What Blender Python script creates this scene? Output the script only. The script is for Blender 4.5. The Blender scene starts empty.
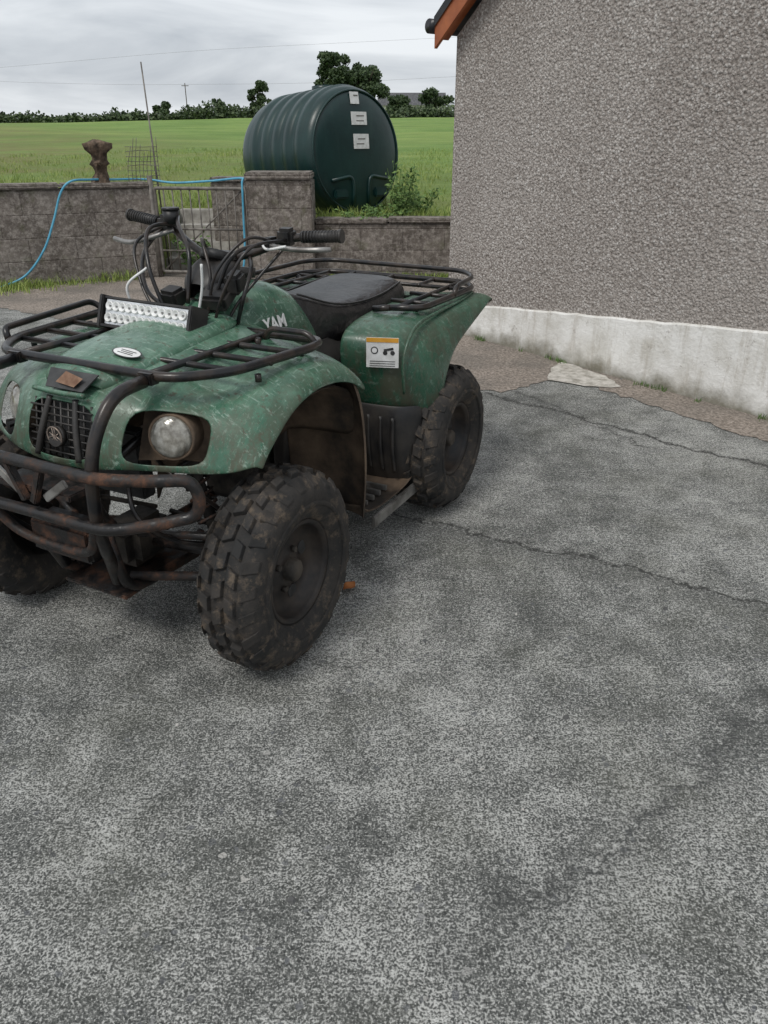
import bpy, bmesh, math, random
import numpy as np
from mathutils import Vector, Matrix
random.seed(7); rng=np.random.default_rng(7)
scn=bpy.context.scene
scn.view_settings.view_transform='Standard'; scn.view_settings.look='None'; scn.view_settings.exposure=0

# ------------------------------------------------------------ material helpers
class NT:
    def __init__(s,name):
        s.m=bpy.data.materials.new(name); s.m.use_nodes=True
        s.t=s.m.node_tree; s.b=s.t.nodes['Principled BSDF']
        s.co=s.t.nodes.new('ShaderNodeTexCoord')
    def n(s,ty,**k):
        nd=s.t.nodes.new(ty)
        for a,b in k.items(): setattr(nd,a,b)
        return nd
    def link(s,a,b): s.t.links.new(a,b)
    def setin(s,nd,i,v):
        if isinstance(v,bpy.types.NodeSocket): s.link(v,nd.inputs[i])
        else: nd.inputs[i].default_value=v
    def obj(s): return s.co.outputs['Object']
    def map(s,vec,scale=(1,1,1),rot=(0,0,0),loc=(0,0,0)):
        nd=s.n('ShaderNodeMapping'); s.link(vec,nd.inputs[0])
        nd.inputs['Scale'].default_value=scale; nd.inputs['Rotation'].default_value=rot; nd.inputs['Location'].default_value=loc
        return nd.outputs[0]
    def noise(s,scale,detail=4,rough=.55,vec=None,dist=0):
        nd=s.n('ShaderNodeTexNoise'); s.link(vec or s.obj(),nd.inputs['Vector'])
        nd.inputs['Scale'].default_value=scale; nd.inputs['Detail'].default_value=detail
        nd.inputs['Roughness'].default_value=rough; nd.inputs['Distortion'].default_value=dist
        return nd.outputs['Fac']
    def vor(s,scale,feature='F1',vec=None):
        nd=s.n('ShaderNodeTexVoronoi',feature=feature); s.link(vec or s.obj(),nd.inputs['Vector'])
        nd.inputs['Scale'].default_value=scale
        return nd.outputs
    def ramp(s,fac,stops):
        nd=s.n('ShaderNodeValToRGB'); s.link(fac,nd.inputs[0]); e=nd.color_ramp.elements
        while len(e)<len(stops): e.new(.5)
        for i,(p,c) in enumerate(stops):
            if not isinstance(c,(tuple,list)): c=(c,c,c)
            e[i].position=p; e[i].color=(*c[:3],1)
        return nd.outputs['Color']
    def mix(s,fac,a,b,mode='MIX'):
        nd=s.n('ShaderNodeMix',data_type='RGBA',blend_type=mode)
        s.setin(nd,0,fac)
        for i,v in ((6,a),(7,b)):
            if isinstance(v,(tuple,list)): v=(*v[:3],1)
            s.setin(nd,i,v)
        return nd.outputs[2]
    def math(s,op,a,b=0,c=None,clamp=False):
        nd=s.n('ShaderNodeMath',operation=op,use_clamp=clamp); s.setin(nd,0,a); s.setin(nd,1,b)
        if c is not None: s.setin(nd,2,c)
        return nd.outputs[0]
    def sep(s,vec=None):
        nd=s.n('ShaderNodeSeparateXYZ'); s.link(vec or s.obj(),nd.inputs[0]); return nd.outputs
    def base(s,v):
        if isinstance(v,(tuple,list)): s.b.inputs['Base Color'].default_value=(*v[:3],1)
        else: s.link(v,s.b.inputs['Base Color'])
    def rough(s,v): s.setin(s.b,'Roughness',v)
    def bump(s,h,strength=.5,dist=.01):
        nd=s.n('ShaderNodeBump'); s.link(h,nd.inputs['Height']); nd.inputs['Strength'].default_value=strength
        nd.inputs['Distance'].default_value=dist; s.link(nd.outputs[0],s.b.inputs['Normal'])
def simple(name,c1,c2,scale=8,rough=.6,metal=0,bump=.15,bscale=60,bd=.003,lo=.38,hi=.65):
    N=NT(name); f=N.noise(scale,5,.6); N.base(N.ramp(f,[(lo,c1),(hi,c2)]))
    N.rough(rough); N.b.inputs['Metallic'].default_value=metal
    if bump: N.bump(N.noise(bscale,3),bump,bd)
    return N.m

# --- ground asphalt
def m_asphalt():
    N=NT('asphalt')
    big=N.noise(.9,4,.6); med=N.noise(7,5,.75); fine=N.noise(85,3,.8); vf=N.noise(210,1,.5)
    dens=N.math('ADD',N.math('MULTIPLY',N.math('SUBTRACT',med,.5),.36),N.math('MULTIPLY',N.math('SUBTRACT',big,.5),.30))
    t=N.math('ADD',fine,dens)
    c=N.ramp(t,[(.30,(.052,.055,.051)),(.42,(.115,.119,.111)),(.51,(.185,.188,.176)),(.575,(.36,.36,.338)),(.68,(.66,.66,.63))])
    t2=N.math('ADD',vf,dens)
    c=N.mix(N.ramp(t2,[(.54,0.0),(.62,.75)]),c,(.58,.58,.55))
    c=N.mix(N.ramp(vf,[(.36,.7),(.45,0)]),c,(.045,.047,.045))
    # embedded chippings: warped cells of mixed size
    wv=N.n('ShaderNodeTexNoise'); N.link(N.obj(),wv.inputs['Vector']); wv.inputs['Scale'].default_value=60; wv.inputs['Detail'].default_value=1
    av=N.n('ShaderNodeVectorMath',operation='MULTIPLY_ADD'); N.link(wv.outputs['Color'],av.inputs[0]); av.inputs[1].default_value=(.022,.022,.022); N.link(N.obj(),av.inputs[2])
    v=N.vor(36,vec=av.outputs[0]); sp=N.sep(v['Color'])
    st=N.math('MULTIPLY',N.math('GREATER_THAN',sp[0],.86),N.math('LESS_THAN',v['Distance'],N.math('ADD',.16,N.math('MULTIPLY',sp[2],.24))))
    c=N.mix(N.math('MULTIPLY',st,.7),c,N.ramp(sp[1],[(0,(.08,.084,.09)),(.6,(.15,.156,.165)),(.85,(.3,.3,.29)),(1,(.62,.60,.56))]))
    c=N.mix(N.math('MULTIPLY',N.ramp(N.noise(2.3,3),[(.48,0),(.72,1)]),.25),c,(.12,.12,.08))
    wx=N.math('SUBTRACT',N.noise(3.5,4,.7),.5)
    S=N.sep()
    def seg(a,b,wid,amp1,strength,col,c,amp2=.05):
        ax,ay=a;bx,by=b;dx,dy=bx-ax,by-ay;L=math.hypot(dx,dy);dx/=L;dy/=L
        px=N.math('SUBTRACT',S[0],ax);py=N.math('SUBTRACT',S[1],ay)
        along=N.math('ADD',N.math('MULTIPLY',px,dx),N.math('MULTIPLY',py,dy))
        perp=N.math('ADD',N.math('MULTIPLY',px,-dy),N.math('MULTIPLY',py,dx))
        perp=N.math('ADD',N.math('ADD',perp,N.math('MULTIPLY',wx,amp1)),N.math('MULTIPLY',N.math('SUBTRACT',med,.5),amp2))
        m=N.math('SUBTRACT',1,N.math('DIVIDE',N.math('ABSOLUTE',perp),wid),clamp=True)
        inr=N.math('MULTIPLY',N.math('GREATER_THAN',along,0),N.math('LESS_THAN',along,L))
        m=N.math('MULTIPLY',N.math('MULTIPLY',m,inr),N.math('MULTIPLY',N.ramp(fine,[(.42,1),(.62,.35)]),strength),clamp=True)
        return N.mix(m,c,col)
    c=seg((.0,2.84),(2.2,1.64),.016,.26,1.5,(.035,.035,.032),c)
    c=seg((.0,2.80),(2.2,1.60),.11,.26,.45,(.07,.072,.068),c)
    c=seg((.60,4.46),(2.6,2.5),.026,.20,1.4,(.04,.04,.037),c)
    c=seg((.78,4.5),(1.30,3.55),.016,.25,1.0,(.05,.05,.046),c)
    c=seg((.25,1.0),(1.5,1.95),.014,.26,.9,(.05,.052,.05),c,.10)
    c=seg((.1,.9),(1.6,2.02),.12,.26,.42,(.07,.073,.07),c,.2)
    c=seg((-1.6,.9),(.1,.55),.10,.30,.25,(.08,.083,.08),c,.2)
    N.base(c); N.rough(.88)
    h=N.math('ADD',fine,N.math('MULTIPLY',vf,.5))
    N.bump(h,1.0,.010); return N.m
def m_conc():
    N=NT('old_concrete')
    c=N.ramp(N.noise(60,4,.75),[(.32,(.10,.082,.068)),(.48,(.25,.21,.175)),(.62,(.44,.38,.33))])
    c=N.mix(N.ramp(N.noise(2.2,4),[(.4,0),(.65,.6)]),c,(.13,.12,.105))
    N.base(c);N.rough(.95);N.bump(N.noise(90,3,.7),.7,.012);return N.m
def m_patch():
    N=NT('cement_patch')
    c=N.ramp(N.noise(18,6,.7),[(.35,(.28,.26,.22)),(.6,(.60,.57,.52))]);N.base(c);N.rough(.9);N.bump(N.noise(60,4),.5,.01);return N.m
def m_dash():
    N=NT('pebbledash')
    v=N.vor(66)
    r=N.sep(v['Color'])[0]
    c=N.ramp(r,[(0,(.16,.13,.115)),(.25,(.35,.305,.275)),(.6,(.50,.455,.42)),(.85,(.67,.63,.59)),(1,(.88,.86,.83))])
    c=N.mix(N.ramp(v['Distance'],[(.35,0),(.72,.85)]),c,(.13,.108,.092))
    nz=N.noise(52,3,.85)
    c=N.mix(.5,c,N.ramp(nz,[(.36,(.11,.092,.078)),(.5,(.43,.385,.35)),(.63,(.80,.76,.72))]))
    st=N.noise(1,4,.6,vec=N.map(N.obj(),scale=(2.2,2.2,.35)))
    c=N.mix(N.ramp(st,[(.35,.30),(.62,0)]),c,(.25,.215,.19))
    lg=N.noise(.7,3,.5)
    c=N.mix(N.ramp(lg,[(.4,0),(.65,.22)]),c,(.56,.52,.48))
    N.base(c);N.rough(.95)
    N.bump(N.math('SUBTRACT',nz,N.math('MULTIPLY',v['Distance'],.7)),.95,.018);return N.m
def m_plinth():
    N=NT('whitewashed_plinth')
    c=N.ramp(N.noise(5,6,.65),[(.33,(.62,.60,.55)),(.6,(.84,.83,.80))])
    st=N.noise(1,5,.7,vec=N.map(N.obj(),scale=(14,14,2)))
    c=N.mix(N.ramp(st,[(.5,0),(.72,.6)]),c,(.34,.29,.22))
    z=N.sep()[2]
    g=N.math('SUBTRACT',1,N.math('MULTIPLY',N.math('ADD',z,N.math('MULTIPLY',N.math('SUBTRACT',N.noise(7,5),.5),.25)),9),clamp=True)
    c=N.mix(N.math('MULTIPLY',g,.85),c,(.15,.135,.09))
    c=N.mix(N.ramp(N.noise(11,6,.8),[(.60,0),(.66,.55)]),c,(.30,.27,.24))
    N.base(c);N.rough(.9);N.bump(N.noise(45,5),.5,.01);return N.m
def m_block():
    N=NT('block_wall')
    S=N.sep(); cb=N.n('ShaderNodeCombineXYZ'); N.link(S[0],cb.inputs[0]); N.link(S[2],cb.inputs[1])
    b=N.n('ShaderNodeTexBrick'); N.link(cb.outputs[0],b.inputs['Vector'])
    b.inputs['Scale'].default_value=1; b.inputs['Brick Width'].default_value=.45; b.inputs['Row Height'].default_value=.22
    b.inputs['Mortar Size'].default_value=.007; b.inputs['Mortar Smooth'].default_value=.9
    b.inputs['Color1'].default_value=(.18,.155,.135,1); b.inputs['Color2'].default_value=(.23,.20,.175,1); b.inputs['Mortar'].default_value=(.12,.10,.088,1)
    c=N.mix(N.ramp(N.noise(4,6,.7),[(.35,.9),(.62,0)]),b.outputs['Color'],(.075,.062,.052))
    c=N.mix(N.ramp(N.noise(22,6,.75),[(.45,0),(.66,.7)]),c,(.44,.40,.36))
    c=N.mix(N.ramp(N.noise(7,5),[(.55,0),(.7,.4)]),c,(.09,.10,.04))
    N.base(c);N.rough(.95)
    N.bump(N.math('ADD',N.noise(50,4,.7),N.math('MULTIPLY',b.outputs['Fac'],-.6)),.7,.015);return N.m
def m_field():
    N=NT('pasture')
    c=N.ramp(N.noise(.35,4,.65),[(.35,(.16,.28,.045)),(.65,(.27,.41,.09))])
    f=N.noise(1,4,.8,vec=N.map(N.obj(),scale=(3,9,3)))
    c=N.mix(N.ramp(f,[(.35,.6),(.6,0)]),c,(.10,.18,.035))
    f2=N.noise(25,4,.8)
    c=N.mix(N.ramp(f2,[(.42,.45),(.6,0)]),c,(.08,.15,.03))
    b2=N.noise(1,4,.7,vec=N.map(N.obj(),scale=(.12,.45,1),loc=(3,1,0)))
    c=N.mix(N.ramp(b2,[(.46,0),(.62,.5)]),c,(.33,.40,.11))
    S=N.sep(); near=N.math('SUBTRACT',1,N.math('DIVIDE',N.math('SUBTRACT',N.math('ADD',S[1],N.math('MULTIPLY',S[0],1.6)),7),15),clamp=True)
    c=N.mix(N.math('MULTIPLY',near,N.ramp(N.noise(.8,4),[(.35,.25),(.65,.85)])),c,(.20,.185,.065))
    N.base(c);N.rough(.95);N.bump(f2,.8,.06);return N.m
def m_green(name,shade=1.0,fade=1.0):
    N=NT(name)
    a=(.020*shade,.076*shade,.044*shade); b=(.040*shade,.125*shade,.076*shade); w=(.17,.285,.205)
    c=N.ramp(N.noise(4,4,.6),[(.35,a),(.65,b)])
    z=N.sep()[2]
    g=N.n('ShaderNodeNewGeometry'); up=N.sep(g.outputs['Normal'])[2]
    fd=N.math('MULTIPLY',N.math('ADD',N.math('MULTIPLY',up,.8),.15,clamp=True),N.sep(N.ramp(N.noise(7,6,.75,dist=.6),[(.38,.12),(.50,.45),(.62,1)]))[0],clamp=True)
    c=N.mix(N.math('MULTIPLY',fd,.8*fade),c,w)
    sc=N.noise(1,4,.8,vec=N.map(N.obj(),scale=(95,10,40),rot=(.3,0,.9)))
    c=N.mix(N.math('MULTIPLY',N.ramp(sc,[(.57,0),(.64,.6)]),fade),c,(.33,.45,.37))
    sc2=N.noise(1,3,.8,vec=N.map(N.obj(),scale=(12,110,40),rot=(0,.2,.35)))
    c=N.mix(N.math('MULTIPLY',N.ramp(sc2,[(.60,0),(.66,.45)]),fade),c,(.30,.42,.34))
    sm=N.noise(1,6,.8,vec=N.map(N.obj(),scale=(10,15,4.5)))
    low=N.math('MULTIPLY',N.math('SUBTRACT',.89,z),4.2,clamp=True)
    d1=N.math('MULTIPLY',N.ramp(sm,[(.44,0),(.56,1)]),low,clamp=True)
    d2=N.ramp(N.noise(34,4,.8),[(.57,0),(.65,.8)])
    dirt=N.math('MAXIMUM',N.math('MULTIPLY',d1,.70),N.sep(d2)[0])
    c=N.mix(dirt,c,(.080,.064,.042))
    N.base(c); N.rough(N.math('ADD',N.math('MULTIPLY',dirt,.5),N.sep(N.ramp(N.noise(12,4),[(.3,.16),(.7,.34)]))[0]))
    N.bump(N.noise(26,4),.14,.006); return N.m
def m_tyre():
    N=NT('muddy_rubber')
    c=N.ramp(N.noise(9,5,.7),[(.40,(.014,.0138,.0135)),(.64,(.042,.036,.031))])
    c=N.mix(N.ramp(N.noise(22,5,.75),[(.52,0),(.68,.65)]),c,(.16,.12,.083))
    N.base(c);N.rough(.8);N.bump(N.noise(60,4,.7),.35,.005);return N.m
def m_rust():
    N=NT('rusty_black_steel')
    f=N.noise(13,6,.75)
    c=N.ramp(f,[(.46,(.010,.009,.009)),(.54,(.033,.020,.015)),(.66,(.125,.058,.033))])
    N.base(c);N.rough(N.ramp(f,[(.4,.3),(.6,.85)]));N.bump(N.noise(70,4),.4,.004);return N.m
def m_tank():
    N=NT('dark_green_polyethylene')
    c=N.ramp(N.noise(3,5,.6),[(.35,(.004,.023,.022)),(.65,(.009,.038,.035))])
    st=N.noise(1,5,.7,vec=N.map(N.obj(),scale=(8,8,1)))
    c=N.mix(N.ramp(st,[(.55,0),(.78,.3)]),c,(.04,.07,.058))
    N.base(c);N.rough(.34);N.bump(N.noise(25,4),.1,.01);return N.m
def m_leaf(name,a,b):
    N=NT(name); g=N.n('ShaderNodeNewGeometry')
    c=N.ramp(g.outputs['Random Per Island'],[(0,a),(1,b)])
    N.base(c);N.rough(.7);return N.m

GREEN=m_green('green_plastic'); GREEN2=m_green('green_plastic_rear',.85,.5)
M={
 'asphalt':m_asphalt(),'conc':m_conc(),'patch':m_patch(),'dash':m_dash(),'plinth':m_plinth(),'block':m_block(),'field':m_field(),
 'tyre':m_tyre(),'rust':m_rust(),'tank':m_tank(),
 'blackp':simple('black_plastic',(.012,.012,.013),(.045,.040,.035),8,.45),
 'mudp':simple('muddy_plastic',(.028,.022,.017),(.17,.118,.078),6,.8,0,.4,40,.006),
 'seat':simple('seat_vinyl',(.008,.008,.009),(.028,.026,.025),7,.36,0,.55,18,.014),
 'tube':simple('black_tube',(.008,.008,.009),(.045,.032,.024),16,.3,0,.2,60,.003,.42,.70),
 'steel':simple('dull_steel',(.16,.15,.14),(.42,.41,.39),12,.4,.7),
 'engine':simple('grimy_engine',(.02,.018,.016),(.09,.075,.06),10,.7,.2,.5,30,.01),
 'rim':simple('rim_paint',(.010,.010,.011),(.05,.038,.03),10,.5,.2),
 'white':simple('white_label',(.66,.66,.64),(.82,.82,.81),20,.4),
 'orange':simple('orange_label',(.65,.30,.03),(.75,.38,.05),20,.4),
 'ink':simple('label_ink',(.02,.02,.02),(.05,.05,.05),20,.5),
 'silver':simple('reflector_silver',(.62,.63,.63),(.9,.91,.91),40,.22,.7,.5,90,.004),
 'gold':simple('dull_emblem',(.20,.16,.13),(.34,.28,.24),20,.4,.6),
 'barge':simple('varnished_bargeboard',(.26,.07,.025),(.42,.13,.045),6,.5),
 'gutter':simple('black_gutter',(.01,.01,.012),(.025,.025,.028),6,.35),
 'slate':simple('roof_slate',(.06,.06,.065),(.13,.13,.135),6,.7),
 'hose':simple('blue_hose',(.06,.30,.46),(.12,.42,.58),10,.4),
 'galv':simple('weathered_galvanised',(.10,.09,.08),(.24,.22,.195),12,.6,.3),
 'wood':simple('rotten_wood',(.05,.035,.024),(.19,.135,.095),12,.95,0,.9,20,.04),
 'bark':simple('bark',(.05,.04,.03),(.11,.09,.07),12,.9,0,.6,20,.03),
 'step':simple('step_concrete',(.24,.225,.20),(.48,.46,.42),8,.9),
 'tree':m_leaf('tree_leaves',(.018,.040,.012),(.062,.098,.032)),
 'hedge':m_leaf('hedge_leaves',(.026,.048,.018),(.080,.115,.042)),
 'grass':m_leaf('grass_blades',(.13,.22,.035),(.36,.42,.12)),
 'weed':m_leaf('weed_leaves',(.05,.11,.025),(.15,.25,.06)),
 'farwall':simple('far_render',(.5,.48,.45),(.65,.63,.6),4,.8),
}
def m_lens():
    N=NT('headlight_lens'); N.rough(.15); N.b.inputs['Metallic'].default_value=.3
    w=N.n('ShaderNodeTexWave'); N.link(N.obj(),w.inputs['Vector']); w.inputs['Scale'].default_value=26
    N.bump(w.outputs['Fac'],.35,.004)
    c=N.ramp(N.noise(20,5,.7),[(.38,(.16,.145,.12)),(.55,(.38,.365,.32)),(.70,(.56,.55,.51))]); N.base(c)
    N.b.inputs['Coat Weight'].default_value=.7; N.b.inputs['Coat Roughness'].default_value=.08
    return N.m
M['lens']=m_lens()

# ------------------------------------------------------------ geometry helpers
def empty(name,loc=(0,0,0),rz=0):
    e=bpy.data.objects.new(name,None); scn.collection.objects.link(e); e.location=loc; e.rotation_euler=(0,0,rz); e.empty_display_size=.2; return e
def mk(name,verts,faces,mat,parent=None,smooth=False):
    me=bpy.data.meshes.new(name); me.from_pydata([tuple(v) for v in verts],[],faces); me.update()
    o=bpy.data.objects.new(name,me); scn.collection.objects.link(o)
    if mat is not None:
        for m in (mat if isinstance(mat,list) else [mat]): me.materials.append(m)
    if smooth:
        for p in me.polygons: p.use_smooth=True
    if parent: o.parent=parent
    return o
def fixn(o):
    bm=bmesh.new(); bm.from_mesh(o.data); bmesh.ops.recalc_face_normals(bm,faces=bm.faces); bm.to_mesh(o.data); bm.free(); return o
def box(name,c,size,mat,parent=None,bev=.005,rot=(0,0,0),seg=2):
    bm=bmesh.new(); bmesh.ops.create_cube(bm,size=1)
    for v in bm.verts: v.co=Vector((v.co.x*size[0],v.co.y*size[1],v.co.z*size[2]))
    if bev: bmesh.ops.bevel(bm,geom=bm.edges[:],offset=bev,segments=seg,affect='EDGES')
    me=bpy.data.meshes.new(name); bm.to_mesh(me); bm.free(); me.materials.append(mat)
    o=bpy.data.objects.new(name,me); scn.collection.objects.link(o); o.location=c; o.rotation_euler=rot
    if parent: o.parent=parent
    return o
def catmull(pts,n=8,closed=False):
    P=[Vector(p) for p in pts]; out=[]; L=len(P)
    rngi=range(L) if closed else range(L-1)
    for i in rngi:
        p0=P[(i-1)%L] if (closed or i>0) else P[0]*2-P[1]
        p1=P[i]; p2=P[(i+1)%L]
        p3=P[(i+2)%L] if (closed or i+2<L) else P[-1]*2-P[-2]
        for k in range(n):
            t=k/n
            out.append(.5*((2*p1)+(-p0+p2)*t+(2*p0-5*p1+4*p2-p3)*t*t+(-p0+3*p1-3*p2+p3)*t**3))
    if not closed: out.append(P[-1])
    return out
def roundpath(pts,r=.05,closed=False,n=5):
    P=[Vector(p) for p in pts]; L=len(P); out=[]
    for i in range(L):
        if not closed and i in (0,L-1): out.append(P[i]); continue
        a=P[(i-1)%L]; b=P[i]; c=P[(i+1)%L]
        d1=(a-b); d2=(c-b); rr=min(r,d1.length*.48,d2.length*.48)
        s=b+d1.normalized()*rr; e=b+d2.normalized()*rr
        for k in range(n+1):
            t=k/n; out.append(s*(1-t)**2+b*2*t*(1-t)+e*t*t)
    return out
def tube(name,pts,r,mat,parent=None,closed=False,smooth='round',cr=.05,seg=10,radii=None):
    if smooth=='round': P=roundpath(pts,cr,closed)
    elif smooth=='cat': P=catmull(pts,8,closed)
    else: P=[Vector(p) for p in pts]
    n=len(P); vs=[];fs=[]
    tang=[]
    for i in range(n):
        a=P[(i-1)%n] if (closed or i>0) else P[i]; b=P[(i+1)%n] if (closed or i<n-1) else P[i]
        tt=(b-a); tang.append(tt.normalized() if tt.length>1e-9 else Vector((0,0,1)))
    ref=Vector((0,0,1)) if abs(tang[0].z)<.9 else Vector((1,0,0))
    nrm=tang[0].cross(ref).normalized()
    for i in range(n):
        nrm=(nrm-tang[i]*nrm.dot(tang[i]))
        nrm=nrm.normalized() if nrm.length>1e-6 else tang[i].orthogonal().normalized()
        bn=tang[i].cross(nrm)
        rr=r if radii is None else radii[0]+(radii[1]-radii[0])*i/(n-1)
        for k in range(seg):
            a=2*math.pi*k/seg; vs.append(P[i]+(nrm*math.cos(a)+bn*math.sin(a))*rr)
    m=n if closed else n-1
    for i in range(m):
        for k in range(seg):
            i2=(i+1)%n
            fs.append((i*seg+k,i*seg+(k+1)%seg,i2*seg+(k+1)%seg,i2*seg+k))
    if not closed:
        fs.append(tuple(range(seg))[::-1]); fs.append(tuple(range((n-1)*seg,n*seg)))
    o=mk(name,vs,fs,mat,parent,True); return fixn(o)
def cyl(name,a,b,r,mat,parent=None,seg=24,r2=None):
    o=tube(name,[a,b],r,mat,parent,smooth='none',seg=seg,radii=(r,r2 if r2 is not None else r))
    for p in o.data.polygons:
        if len(p.vertices)>4: p.use_smooth=False
    return o
def mods(o,sub=0,solid=0,matoff=0,bev=0):
    if solid:
        s=o.modifiers.new('s','SOLIDIFY'); s.thickness=solid; s.offset=-1; s.material_offset=matoff
    if bev:
        b=o.modifiers.new('b','BEVEL'); b.width=bev; b.segments=2
    if sub:
        s=o.modifiers.new('ss','SUBSURF'); s.levels=sub; s.render_levels=sub
    return o
def grid(name,rows,mat,parent=None,sub=2,solid=.006,matoff=0,skip=(),cyc=False):
    nr=len(rows);nc=len(rows[0]);vs=[p for r in rows for p in r];fs=[]
    for i in range(nr-1):
        for j in range(nc-1 if not cyc else nc):
            if (i,j) in skip: continue
            fs.append((i*nc+j,i*nc+(j+1)%nc,(i+1)*nc+(j+1)%nc,(i+1)*nc+j))
    o=mk(name,vs,fs,mat,parent,True); return mods(o,sub,solid,matoff)
def revolve(name,prof,mat,parent=None,seg=64,mat4=None,smooth=True):
    vs=[];fs=[];n=len(prof)
    for k in range(seg):
        a=2*math.pi*k/seg
        for y,r in prof: vs.append((r*math.cos(a),y,r*math.sin(a)))
    for k in range(seg):
        k2=(k+1)%seg
        for i in range(n-1): fs.append((k*n+i,k*n+i+1,k2*n+i+1,k2*n+i))
    if mat4 is not None: vs=[mat4@Vector(v) for v in vs]
    o=mk(name,vs,fs,mat,parent,smooth); return fixn(o)

# ================================================================ QUAD BIKE
Q=empty('quad_bike',(-.758,2.054,0),math.radians(-117.33))

def wheel(tag,c,R,hw,rim,steer,side):
    W=Matrix.Translation(Vector(c))@Matrix.Rotation(steer,4,'Z')@Matrix.Diagonal(Vector((1,side,1,1)))
    k=R-.013
    prof=[(.72*hw,rim),(.9*hw,rim+.012),(1.06*hw,rim+.05),(1.08*hw,rim+(k-rim)*.62),(.98*hw,k-.028),(.82*hw,k-.010),(.5*hw,k),(0,k+.002)]
    prof=prof+[(-y,r) for y,r in prof[-2::-1]]
    revolve(f'tyre_{tag}',prof,M['tyre'],Q,72,W)
    vs=[];fs=[]
    def rs(y):
        a=abs(y)/hw
        return k+.002 if a<.5 else k+.002-(a-.5)*.045 if a<.85 else k-.014-(a-.85)*.16
    def lug(th,y0,y1,dth,skew,h):
        b=len(vs); yc=(y0+y1)/2; hh=h*random.uniform(.85,1.05)
        for lev in (0,1):
            sh=.86 if lev else 1.0
            for (yy,tt) in ((y0,-1),(y1,-1),(y1,1),(y0,1)):
                y=yc+(yy-yc)*sh
                f=(y-yc)/(max(1e-6,abs(y1-y0)))
                t=th+tt*dth*.5*sh+skew*f
                r=rs(y)-.006+(hh+.006 if lev else 0)
                vs.append(W@Vector((r*math.cos(t),y,r*math.sin(t))))
        fs.extend([(b,b+1,b+2,b+3),(b+4,b+5,b+6,b+7),(b,b+1,b+5,b+4),(b+1,b+2,b+6,b+5),(b+2,b+3,b+7,b+6),(b+3,b,b+4,b+7)])
    N=24
    for i in range(N):
        t=2*math.pi*i/N; st=2*math.pi/N
        lug(t,-.18*hw,.18*hw,st*.62,.05,.014)
        lug(t+st*.5,.26*hw,.58*hw,st*.60,-.05,.014)
        lug(t+st*.5,-.58*hw,-.26*hw,st*.60,-.05,.014)
        lug(t,.66*hw,1.03*hw,st*.52,.05,.015)
        lug(t,-1.03*hw,-.66*hw,st*.52,.05,.015)
    o=mk(f'tread_{tag}',vs,fs,M['tyre'],Q); fixn(o); mods(o,bev=.002)
    rp=[(.72*hw,rim+.004),(.80*hw,rim+.002),(.80*hw,rim-.008),(.66*hw,rim-.016),(.35*hw,rim-.022),(.22*hw,rim-.05),(.20*hw,rim-.075),(.34*hw,.052),(.36*hw,.045),(.36*hw,0)]
    revolve(f'rim_{tag}',rp,M['rim'],Q,48,W)
    revolve(f'rim_inner_{tag}',[(-.75*hw,rim+.003),(-.4*hw,rim-.02),(.15*hw,rim-.05)],M['rim'],Q,32,W)
    revolve(f'hub_{tag}',[(.3*hw,.034),(.62*hw,.032),(.68*hw,.026),(.68*hw,0)],M['engine'],Q,20,W)
    for i in range(4):
        a=i*math.pi/2+.5
        p=W@Vector((.058*math.cos(a),.28*hw,.058*math.sin(a))); q=W@Vector((.058*math.cos(a),.44*hw,.058*math.sin(a)))
        cyl(f'nut_{tag}_{i}',p,q,.009,M['engine'],Q,6)
        a+=math.pi/4
        p=W@Vector((.092*math.cos(a),.19*hw,.092*math.sin(a))); q=W@Vector((.092*math.cos(a),.245*hw,.092*math.sin(a)))
        cyl(f'vent_{tag}_{i}',p,q,.021,M['ink'],Q,16)
    revolve(f'sidering_{tag}',[(1.055*hw,rim+.045),(1.10*hw,rim+.048),(1.10*hw,rim+.056),(1.06*hw,rim+.06)],M['tyre'],Q,60,W)
wheel('front_left',(-.065,.487,.288),.290,.090,.150,math.radians(1),1)
wheel('front_right',(-.02,-.46,.288),.290,.092,.148,math.radians(1),-1)
wheel('rear_left',(-1.24,.450,.288),.290,.110,.146,0,1)
wheel('rear_right',(-1.24,-.450,.288),.290,.110,.146,0,-1)

# ---- front body shell
ys=[0,.11,.20,.29,.38,.46,.50,.512]
R=[
 ([.205,.20,.185,.14,.09,.05,.02,.01],[.60,.605,.62,.615,.605,.61,.63,.612]),
 ([.212,.205,.188,.138,.085,.04,.01,.0],[.628,.628,.638,.633,.625,.63,.65,.628]),
 ([.205,.195,.165,.115,.065,.02,-.02,-.03],[.69,.69,.69,.685,.675,.67,.68,.655]),
 ([.17,.16,.125,.075,.025,-.02,-.07,-.08],[.765,.77,.768,.755,.742,.73,.715,.688]),
 ([.09,.09,.05,.0,-.05,-.1,-.14,-.14],[.822,.828,.815,.782,.785,.775,.755,.728]),
 ([-.08,-.08,-.1,-.14,-.18,-.22,-.25,-.25],[.85,.857,.84,.802,.822,.814,.785,.757]),
 ([-.27,-.27,-.29,-.31,-.33,-.35,-.37,-.37],[.865,.872,.85,.810,.834,.814,.778,.75]),
 ([-.42,-.42,-.43,-.45,-.46,-.47,-.48,-.48],[.88,.88,.85,.815,.815,.785,.745,.718]),
 ([-.50,-.50,-.51,-.53,-.54,-.55,-.56,-.55],[.86,.86,.83,.80,.77,.73,.69,.665]),
]
rows=[]
for xs,zs in R:
    L_=[(xs[j],-ys[j],zs[j]) for j in range(len(ys)-1,0,-1)]+[(xs[j],ys[j],zs[j]) for j in range(len(ys))]
    rows.append(L_)
c0=len(ys)-1
skip=set()
for i in (1,2):
    skip|={(i,c0),(i,c0-1)}
    for j in (2,3): skip|={(i,c0+j),(i,c0-1-j)}
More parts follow.
